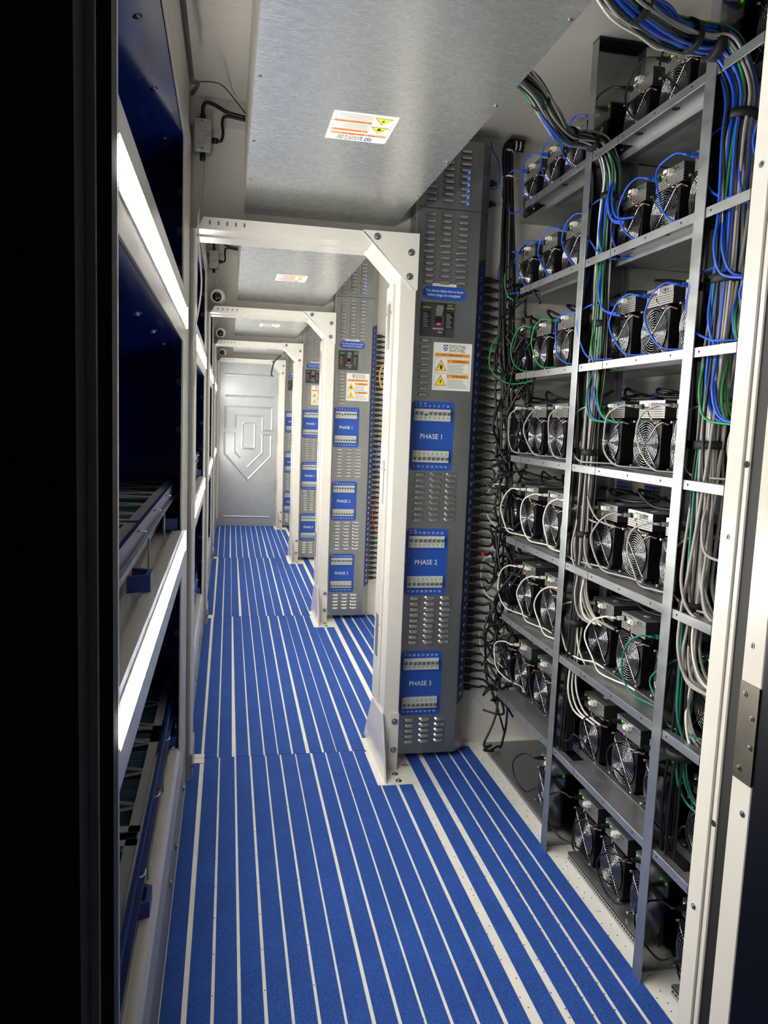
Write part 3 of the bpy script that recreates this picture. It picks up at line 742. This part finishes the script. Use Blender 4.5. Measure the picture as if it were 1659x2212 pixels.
def rotor():
    b = B(); zc = .083; b.cyl((.014, 0, zc), (.032, 0, zc), .026, n=18)
    for i in range(7):
        t = 2 * math.pi * i / 7
        def pt(r, a, x): return (x, r * math.cos(t + a), zc + r * math.sin(t + a))
        b.add([pt(.024, 0, .016), pt(.050, .1, .014), pt(.070, .28, .013), pt(.070, .82, .030), pt(.050, .62, .030), pt(.024, .5, .030)], [(0, 1, 4, 5), (1, 2, 3, 4), (5, 4, 1, 0), (4, 3, 2, 1)])
    return b.mesh('fan_rotor', 'rotor_black')
FR = rotor()
def guard():
    b = B(); zc = .083
    for q in range(9):
        R = .0105 + q * .0076
        b.tube([(-.006, R * math.cos(2 * math.pi * i / 30), zc + R * math.sin(2 * math.pi * i / 30)) for i in range(30)], .00135, 5, closed=True)
    for sg in (-1, 1):
        d = .0715
        b.tube([(-.002, -d, zc - sg * d), (-.0075, -d * .8, zc - sg * d * .8), (-.0078, 0, zc), (-.0075, d * .8, zc + sg * d * .8), (-.002, d, zc + sg * d)], .0014, 5)
    return b.mesh('fan_guard', 'chrome')
FG = guard()
SCR = B().cyl((0, 0, 0), (-.011, 0, 0), .0034, .0034, 8).cyl((-.011, 0, 0), (-.0125, 0, 0), .0052, .004, 10).mesh('screw', 'chrome')
BODY = B().box(.034, .33, -.079, .079, .004, .162).mesh('body', 'black_plastic')
FOOT = B().box(.02, .31, -.074, .074, 0, .004).mesh('base', 'black_plastic')
CB = B(); CB.box(.0072, .25, -.076, .076, .1665, .222, 1)
CB.m = [2 if i == 1 else (0 if i == 5 else 1) for i in range(6)]
CB = CB.mesh('control_box', ['perforated_steel', 'perforated_dark', 'galvanized_dull'])
PANEL = B().box(.0058, .0072, -.076, .076, .203, .222).mesh('port_panel', 'galvanized')
PORT = B().box(-.0012, .0072, .046, .062, .196, .211).mesh('ethernet_port', 'black_plastic')
LITE = B().box(.0040, .0058, .038, .042, .206, .210).box(.0040, .0058, .066, .069, .206, .210).mesh('status_light', 'green_light')
CONN = B().box(-.010, .0058, -.022, .004, .200, .214).box(-.016, -.010, -.018, .0, .202, .212).mesh('fan_connector', 'connector_white')
SLOT = B().box(.0050, .0058, .010, .030, .207, .216).box(.0046, .0050, .012, .028, .209, .214, 1).box(.0050, .0058, -.034, -.028, .208, .214).box(.0050, .0058, -.048, -.044, .208, .214).mesh('card_slot', ['black_plastic', 'print_grey'])
WIRE = B()
for q in range(3):
    Pw = spline([(-.014, -.012 + q * .003, .205), (-.017, -.014, .190), (-.012, -.022, .172), (-.010, -.040, .156), (-.008, -.058, .149), (.0, -.0800, .151), (.022, -.0835, .148)], 6)
    Pw = [p + Vector((.0016 * math.sin(i * .9 + q * 2.1), .0016 * math.cos(i * .9 + q * 2.1) - .0008, .002 * math.cos(i * .9 + q * 2.1))) for i, p in enumerate(Pw)]
    WIRE.tube(Pw, .0013, 5, q)
WIRE = WIRE.mesh('fan_wire', ['wire_red', 'black_plastic', 'connector_white'])
STK = B().cyl((.055, .0, .222), (.055, .0, .2226), .012, n=16).mesh('round_sticker', 'sticker_white')
PSOCK = B().box(.302, .306, -.058, .058, .165, .276)
for q in range(4):
    for q2 in range(3): PSOCK.box(.297, .302, -.048 + q * .025, -.030 + q * .025, .232 + q2 * .014, .242 + q2 * .014, 1)
PSOCK = PSOCK.mesh('power_board', ['galvanized_dull', 'label_blue'])
def miner(name, label, x, y, z, low):
    t = thing(name, label, 'miner', (x, y, z), 'fan-cooled miners on the rack')
    for me, nm in ((BODY, 'body'), (FOOT, 'base'), (FF, 'fan_frame'), (FR, 'fan_rotor'), (FG, 'fan_guard'), (CB, 'control_box'), (PANEL, 'port_panel'), (PORT, 'ethernet_port'), (LITE, 'status_light'), (CONN, 'fan_connector'), (SLOT, 'card_slot'), (WIRE, 'fan_wire')): put(me, nm, t)
    for a in (-.0715, .0715):
        for c in (-.0715, .0715): put(SCR, 'screw', t, (0, a, .083 + c))
    if low: put(STK, 'round_sticker', t); put(PSOCK, 'power_board', t)
    return t
CY = [[3.385, 3.155, 2.925, 2.705], [2.475, 2.258, 2.040], [1.795, 1.585]]
JIT = random.Random(31)
COL = [['blue', 'black', 'blue'], ['blue', 'blue', 'blue'], ['green', 'blue', 'blue'], ['grey', 'grey', 'grey'], ['white', 'grey', 'grey'], ['white', 'white', 'teal'], ['white', 'black', 'black'], ['black', 'black', 'black']]
POSN = {4: ['leftmost', 'second from left', 'third from left', 'rightmost'], 3: ['leftmost', 'second from left', 'rightmost'], 2: ['left one', 'right one'], 1: ['only one']}
for r in range(8):
    for bi in range(3):
        ys = CY[bi]
        if r == 7 and bi == 0: ys = [2.80]
        for c, yc in enumerate(ys):
            pos = POSN[len(ys)][c]
            y = yc + (JIT.uniform(-.014, .014)); x = 1.304 + JIT.uniform(-.006, .010)
            miner('miner', f'black fan-fronted miner in {ROW[r]} row of the {BAYN[bi]}, {pos}', x, y, SZ[r] + .0005, r > 2)
            col = COL[r][bi]
            if r == 3 and bi == 0 and c == 0: col = 'teal'
            if r == 5 and bi == 1 and c == 2: col = 'teal'
            if r == 2 and bi == 0 and c == 3: col = 'blue'
            if r == 6 and bi == 0 and c > 1: col = 'black'
            J = lambda a: JIT.uniform(-a, a)
            t = thing('network_cable', f'{col} network cable of the {pos} miner, {ROW[r]} row, {BAYN[bi]}', 'cable', (x, y + .054, SZ[r] + .204), 'network cables of the miners')
            mt = 'cable_' + col
            part(B().box(-.022, 0, -.0065, .0065, -.006, .006), 'connector', mt if col != 'white' else 'connector_white', t, .001)
            part(B().cyl((-.022, 0, 0), (-.044, .004, .001), .0052, .0036, 8), 'boot', mt if col != 'white' else 'connector_white', t)
            zb = -.196; FX = -.014 if (bi and c == 0) else 0.0
            if r < 3: P = [(-.040, .003, .001), (-.062, .022, .004), (-.080, .055 + J(.02), -.022), (-.086, .072 + J(.02), -.085), (-.078, .045 + J(.02), -.15), (-.066, .0, zb + .012), (-.055, -.05, zb + .004), (-.045, -.10, zb + .004)]
            elif r < 6: P = [(-.040, .003, .001), (-.060, .020, .0), (-.078, .060 + J(.02), -.030), (-.086, .080 + J(.025), -.09), (-.080, .055 + J(.02), -.15), (-.066, .02 + J(.02), zb + .006), (-.05, -.04 + J(.02), zb + .002), (-.035, -.11 + J(.02), zb + .004), (-.03, -.16, zb + .003)]
            else: P = [(-.040, .003, .001), (-.062, .03, .008), (-.080, .080 + J(.02), -.02), (-.082, .105 + J(.02), -.075), (-.075, .07 + J(.02), -.13), (-.055, .0 + J(.02), -.155), (-.050, -.07 + J(.02), -.12 + J(.03)), (-.02, -.10, -.16), (-.008, -.105, zb + .01)]
            P = [(a_ + (FX if 1 < i_ < 7 else 0), b_, c_) for i_, (a_, b_, c_) in enumerate(P)]
            part(B().tube(spline(P, 6), .0032, 6), 'cord', mt, t)
# power leads lying over the miners
for r in range(2, 8):
    for bi in range(2):
        n = 4 if bi == 0 else 3
        for q in range(n):
            y = CY[bi][q] if not (r == 7 and bi == 0) else 2.80
            if r == 7 and bi == 0 and q: continue
            z = SZ[r] + .228
            P = [(1.50, y + .02, z + .012), (1.42, y + .06, z + .03), (1.37 + JIT.uniform(-.02, .03), y + .10, z + .04 + JIT.uniform(-.01, .02)), (1.36, y + .02, z + .012), (1.40, y - .06, z + .010), (1.47, y - .10, z + .03)]
            loose('power_lead', f'black power lead over {POSN[n][q]} miner, {ROW[r]} row, {BAYN[bi]}', 'power cord', 'cable_black', P, .0052, 6, 6, 'power leads over the miners')
# ------------------------------------------------------------------ cable bundles
def bundle(label, path, strands, rad, ties, start=0, loosen=0.0, tm='black_rubber', tw_=.011):
    t = thing('cable_bundle', label, 'cable bundle', path[0], 'cable bundles')
    p0 = Vector(path[0]); rr = random.Random(len(strands) + start)
    for mtl, i0, i1, r in strands:
        a = rr.uniform(0, 6.28); R = rad * .9 * math.sqrt(rr.uniform(.02, 1)); tw = rr.uniform(-.35, .35)
        P = []
        for i in range(i0, i1):
            p = Vector(path[i]); nxt = Vector(path[min(i + 1, len(path) - 1)]); prv = Vector(path[max(i - 1, 0)])
            d = (nxt - prv).normalized(); u = Vector((0, 1, 0)); u = (u - d * u.dot(d)).normalized(); v = d.cross(u)
            aa = a + tw * i; k = R * rr.uniform(.75, 1.2) * (1 + loosen * max(0, i - 2) / 6)
            P.append(p + u * math.cos(aa) * k + v * math.sin(aa) * k - p0)
        if i1 < len(path):   # strand leaves the bundle into a shelf
            l = P[-1]; e = rr.uniform(.5, 1.3); g = rr.uniform(-.025, .025); P += [l + Vector((-.012 + g * .5, -.02 * e, -.09)), l + Vector((g, -.05 * e, -.155 - .3 * abs(g))), l + Vector((.02 + g, -.13 * e, -.176))]
        part(B().tube(spline(P, 6), r, 6), 'strand', 'cable_' + mtl, t)
    for i, f in ties:
        p = Vector(path[i]).lerp(Vector(path[i + 1]), f); d = (Vector(path[i + 1]) - Vector(path[i])).normalized()
        part(B().cyl(p - d * tw_ - p0, p + d * tw_ - p0, rad * .93, rad * .93, 14), 'tie_strap', tm, t)
    return t
V1 = [(1.264, 2.535, z) for z in (2.46, 2.34, 2.16, 1.98, 1.80, 1.62, 1.45, 1.28, 1.10, .92, .75, .58, .42)]
V1 = [(x - .002 * i, y + .004 * math.sin(i * 1.3), z) for i, (x, y, z) in enumerate(V1)]
path1 = [(.69, 1.98, 2.505), (.80, 2.10, 2.515), (.92, 2.27, 2.515), (1.04, 2.43, 2.53), (1.15, 2.52, 2.555), (1.225, 2.545, 2.55)] + V1
st = []
rr = random.Random(2)
for q in range(10): st.append(('blue', 0, rr.choice((7, 8, 9, 10, 11)), .0038))
for q in range(5): st.append(('green', 0, rr.choice((10, 11)), .0034))
for q in range(12): st.append(('grey', 0, rr.choice((13, 14, 15)), .0036))
for q in range(12): st.append(('white', 0, rr.choice((15, 16, 17)), .0036))
for q in range(9): st.append(('black', 0, 19, .0042))
bundle('sagging network cable bundle from trough into the middle rack bay', path1, st, .031, ((1, .4), (3, .3), (4, .4), (6, .6), (9, .1), (11, .6), (13, .3), (15, .1)))
V2 = [(1.264, 1.842, z) for z in (2.46, 2.34, 2.16, 1.98, 1.80, 1.62, 1.45, 1.28, 1.10, .92, .75, .58, .42)]
V2 = [(x - .002 * i, y + .004 * math.sin(i * 1.7), z) for i, (x, y, z) in enumerate(V2)]
path2 = [(.69, 1.52, 2.51), (.80, 1.60, 2.50), (.92, 1.70, 2.52), (1.03, 1.80, 2.55), (1.13, 1.86, 2.575), (1.215, 1.862, 2.565)] + V2
st = []
for q in range(10): st.append(('blue', 0, rr.choice((7, 8, 9, 10, 11)), .0040))
for q in range(4): st.append(('green', 0, rr.choice((10, 11)), .0036))
for q in range(18): st.append(('grey', 0, rr.choice((13, 14, 15)), .0042))
for q in range(6): st.append(('white', 0, rr.choice((15, 16)), .0036))
for q in range(6): st.append(('teal', 0, rr.choice((16, 17)), .0036))
for q in range(6): st.append(('black', 0, 19, .0038))
bundle('thick network cable bundle from trough into the near rack bay', path2, st, .043, ((1, .3), (3, .6), (4, .6), (6, .5), (8, .9), (11, .3), (13, .8), (16, .2)), 5)
path3 = [(1.30, 3.50, 2.87), (1.235, 3.50, 2.865), (1.225, 3.49, 2.80)] + [(1.232 + .006 * i, 3.47 - .012 * i, 2.66 - .22 * i) for i in range(9)]
bundle('black power cable trunk hanging beside the nearest power panel', path3, [('black', 0, 12, .0062)] * 5 + [('black', 0, 9, .0058)] * 4 + [('black', 0, 7, .0058)] * 4, .027, ((0, .3), (0, .6), (1, .5), (2, .6)), 9, 1.0, 'connector_white', .003)
tr = bpy.data.objects[-1] if False else None
for j in range(22):
    y = 3.42 + JIT.uniform(-.12, .04); x = 1.25 + JIT.uniform(-.03, .05); no = 2 + j * 2; z0 = 2.262 - (no - 1) * .0413; P = [(x, y, z0)]
    for q in range(7):
        z0 += JIT.uniform(-.19, .07); P.append((x + JIT.uniform(-.06, .05), y + JIT.uniform(-.07, .04), max(z0, .05)))
    loose('hanging_cord', f'loose black cord starting beside outlet number {no} of the nearest power panel', 'power cord', 'cable_black', P, .0054, 6, 8, 'loose hanging cords')
# blue and green leads at the power panel top
loose('network_lead', 'blue network lead plugged into the side of the nearest control box', 'cable', 'cable_blue', [(1.137, 3.50, 2.665), (1.175, 3.495, 2.668), (1.192, 3.49, 2.70), (1.185, 3.49, 2.78), (1.16, 3.50, 2.83), (1.15, 3.51, 2.87)], .0032)
loose('network_lead', 'green network lead looping beside the nearest power panel top', 'cable', 'cable_green', [(1.29, 3.45, 2.33), (1.25, 3.44, 2.335), (1.222, 3.43, 2.27), (1.235, 3.42, 2.19), (1.285, 3.40, 2.155)], .0032)
loose('network_lead', 'dark green network lead arching from third shelf over the plugs', 'cable', 'cable_green', [(1.30, 3.42, 2.02), (1.24, 3.43, 2.03), (1.185, 3.44, 1.97), (1.18, 3.44, 1.86), (1.24, 3.35, 1.79), (1.30, 3.2, 1.80)], .0032)
for i, z in enumerate((2.69, 2.60)):
    o = tag(part(B().cyl((0, 0, 0), (.03, 0, 0), .018, .015, 12).cyl((.03, 0, 0), (.045, 0, 0), .010, .008, 10), 'cable_gland', 'black_plastic', None, 0, (1.137, 3.50, z)), f'black cable gland on the side of nearest control box, {["upper", "lower"][i]}', 'gland')
# ================================================================== ceiling fittings at the left
def jbox(k):
    o = PIT * k
    t = thing('junction_box', ['silver junction box at the first bulkhead with three black glands', 'silver junction box at the second bulkhead above the camera'][k], 'junction box', (-.119, 3.47 + o, 2.675), 'junction boxes')
    part(B().box(-.0365, .0365, -.038, .028, .002, .135), 'box', 'galvanized', t, .006)
    part(B().box(-.034, .034, -.042, -.038, .006, .131), 'cover', 'galvanized_tray', t, .0015)
    for z in (.016, .121): bolt(t, (0, -.042, z), '-y', False, 'screw')
    for p, q in (((0, -.012, .135), (0, -.012, .158)), ((0, -.012, .002), (0, -.012, -.026)), ((.0365, -.012, .058), (.062, -.012, .058))):
        b = B(); b.cyl(p, q, .0125, .0115, 12); part(b, 'cable_gland', 'black_plastic', t)
    part(B().tube(spline([(0, -.012, .15), (0, -.012, .185), (.014, -.014, .205), (.05, -.015, .197), (.10, -.014, .175), (.172, -.012, .163)], 6), .0078, 8), 'cord', 'cable_black', t)
    part(B().tube(spline([(.062, -.012, .058), (.075, -.014, .06), (.082, -.014, .09), (.078, -.014, .13), (.092, -.014, .158), (.172, -.012, .152)], 6), .0062, 8), 'cord', 'cable_black', t)
jbox(0); jbox(1)
def dome(k):
    o = PIT * k
    t = thing('security_camera', f'white turret security camera with dark lens on {["", "second", "third", "farthest"][k]} portal frame', 'camera', (-.088, 3.43 + o, 2.40), 'turret security cameras')
    b = B(); b.cyl((0, .09, .07), (0, .02, .07), .060, .060, 20); part(b, 'base', 'white_plain', t)
    part(B().sphere((0, 0, .07), .058, 20, 12), 'ball', 'white_plain', t)
    b = B(); P = [(.046 * math.cos(q * math.pi / 12), -.040, .072 + .046 * math.sin(q * math.pi / 12)) for q in range(24)]
    b.tube(P, .006, 6, closed=True); part(b, 'bezel', 'white_plain', t)
    part(B().sphere((-.004, -.040, .066), .036, 16, 10, 0, (1, .75, 1)), 'lens', 'lens_glass', t)
    part(B().tube(spline([(0, .02, .128), (-.012, .03, .19), (-.02, .03, .26)], 5), .004, 6), 'cord', 'cable_white', t)
for k in (1, 2, 3): dome(k)
loose('white_cord', 'thin white cord from first junction box down the left post', 'cable', 'cable_white', [(-.119, 3.455, 2.65), (-.121, 3.44, 2.58), (-.128, 3.40, 2.46), (-.128, 3.315, 2.405), (-.128, 3.308, 2.33), (-.122, 3.308, 2.24), (-.113, 3.308, 2.13), (-.122, 3.308, 2.03), (-.137, 3.312, 1.95), (-.150, 3.316, 1.87), (-.152, 3.316, 1.77), (-.142, 3.316, 1.70), (-.134, 3.316, 1.80), (-.134, 3.316, 1.90)], .0034, 7)
loose('black_conduit', 'thick black cable running along the upper left wall rail', 'cable', 'cable_black', [(-.13, 1.2, 2.685), (-.132, 1.8, 2.67), (-.131, 2.3, 2.668), (-.130, 2.72, 2.668)], .0085, 8)
loose('black_cable_end', 'short black cable curving off the upper left rail near the junction box', 'cable', 'cable_black', [(-.130, 2.73, 2.67), (-.126, 2.78, 2.69), (-.118, 2.85, 2.715), (-.122, 2.93, 2.735), (-.142, 3.0, 2.735)], .0075, 8)
loose('thin_cord', 'thin black cord crossing under the ceiling to the trough', 'cable', 'cable_black', [(-.128, 2.78, 2.69), (-.05, 3.05, 2.80), (.0, 3.38, 2.885), (.055, 3.45, 2.85)], .0025, 6)
loose('bundled_cords', 'black cords hanging at the farthest gusset', 'cable', 'cable_black', [(.70, 10.85, 2.44), (.62, 10.9, 2.36), (.585, 10.92, 2.24), (.582, 10.92, 2.17), (.60, 10.92, 2.16)], .010, 6)
# dry leaf by the first column foot
lf = B().add([(0, 0, .004), (.012, .006, .009), (.024, .0, .006), (.035, .008, .010), (.022, .012, .005), (.016, .022, .008), (.010, .012, .004), (-.004, .012, .007)], [(0, 1, 6, 7), (1, 2, 4, 6), (2, 3, 4), (4, 5, 6)])
tag(part(lf, 'dry_leaf', 'leaf_brown', None, 0, (.822, 3.34, .003)), 'small dry brown leaf on white floor by the nearest column', 'leaf')
# ================================================================== doorway the photograph is taken through
JX = .868
jr = sroot('trim_1', (JX, 1.19, 0))
part(B().box(0, .10, -.010, .034, 0, 2.7), 'jamb', 'white_paint', jr, .002)
part(B().box(.004, .10, -.024, -.010, 0, 2.7), 'jamb_step', 'white_paint', jr, .002)
part(B().box(.008, .10, -.050, -.024, 0, 2.7), 'seal', 'black_rubber', jr)
for z in (.22, .72, 1.42, 2.05): bolt(jr, (0.0, .012, z), '-x', False, 'screw')
for z in (.30, .90, 1.55): part(B().cyl((.003, -.017, z), (.0036, -.017, z), .006, n=10), 'bolt_hole', 'black_void', jr)
d2 = sroot('door_2', (JX, 1.13, 0))
part(B().box(-.001, .045, -.052, 0, .02, 2.68), 'door_edge', 'white_paint', d2, .002)
part(B().prism([(.0, -.0525), (.045, -.0525), (.42, -.95), (.375, -.95)], 'z', .02, 2.68), 'door_leaf', 'navy_dark', d2)
hg = part(B().box(-.004, -.001, -.052, -.004, 1.015, 1.185), 'hinge', 'hinge_metal', d2)
for z, y in ((1.165, -.018), (1.13, -.04), (1.08, -.042), (1.035, -.02), (1.25, -.02), (.96, -.036)): put(bolt_small, 'screw', d2, (-.004 if 1.01 < z < 1.19 else -.001, y, z), (0, math.pi / 2, 0))
struct(part(B().box(.93, 1.80, 1.17, 1.20, 0, ZC), 'wall_front', 'white_sheet'))
hd = struct(part(B().box(-.62, .93, 1.17, 1.20, 2.62, ZC), 'trim_2', 'white_paint'))
jl = sroot('trim_3', (-.16, 1.19, 0))
part(B().box(-.04, .0015, 0.002, .018, 0, 2.62), 'jamb', 'white_paint', jl, .0015)
part(B().box(-.05, .001, -.045, .0, 0, 2.62), 'seal', 'black_rubber', jl)
part(B().box(-.06, -.018, -.060, -.046, 0, 2.62), 'jamb_strip', 'white_paint', jl)
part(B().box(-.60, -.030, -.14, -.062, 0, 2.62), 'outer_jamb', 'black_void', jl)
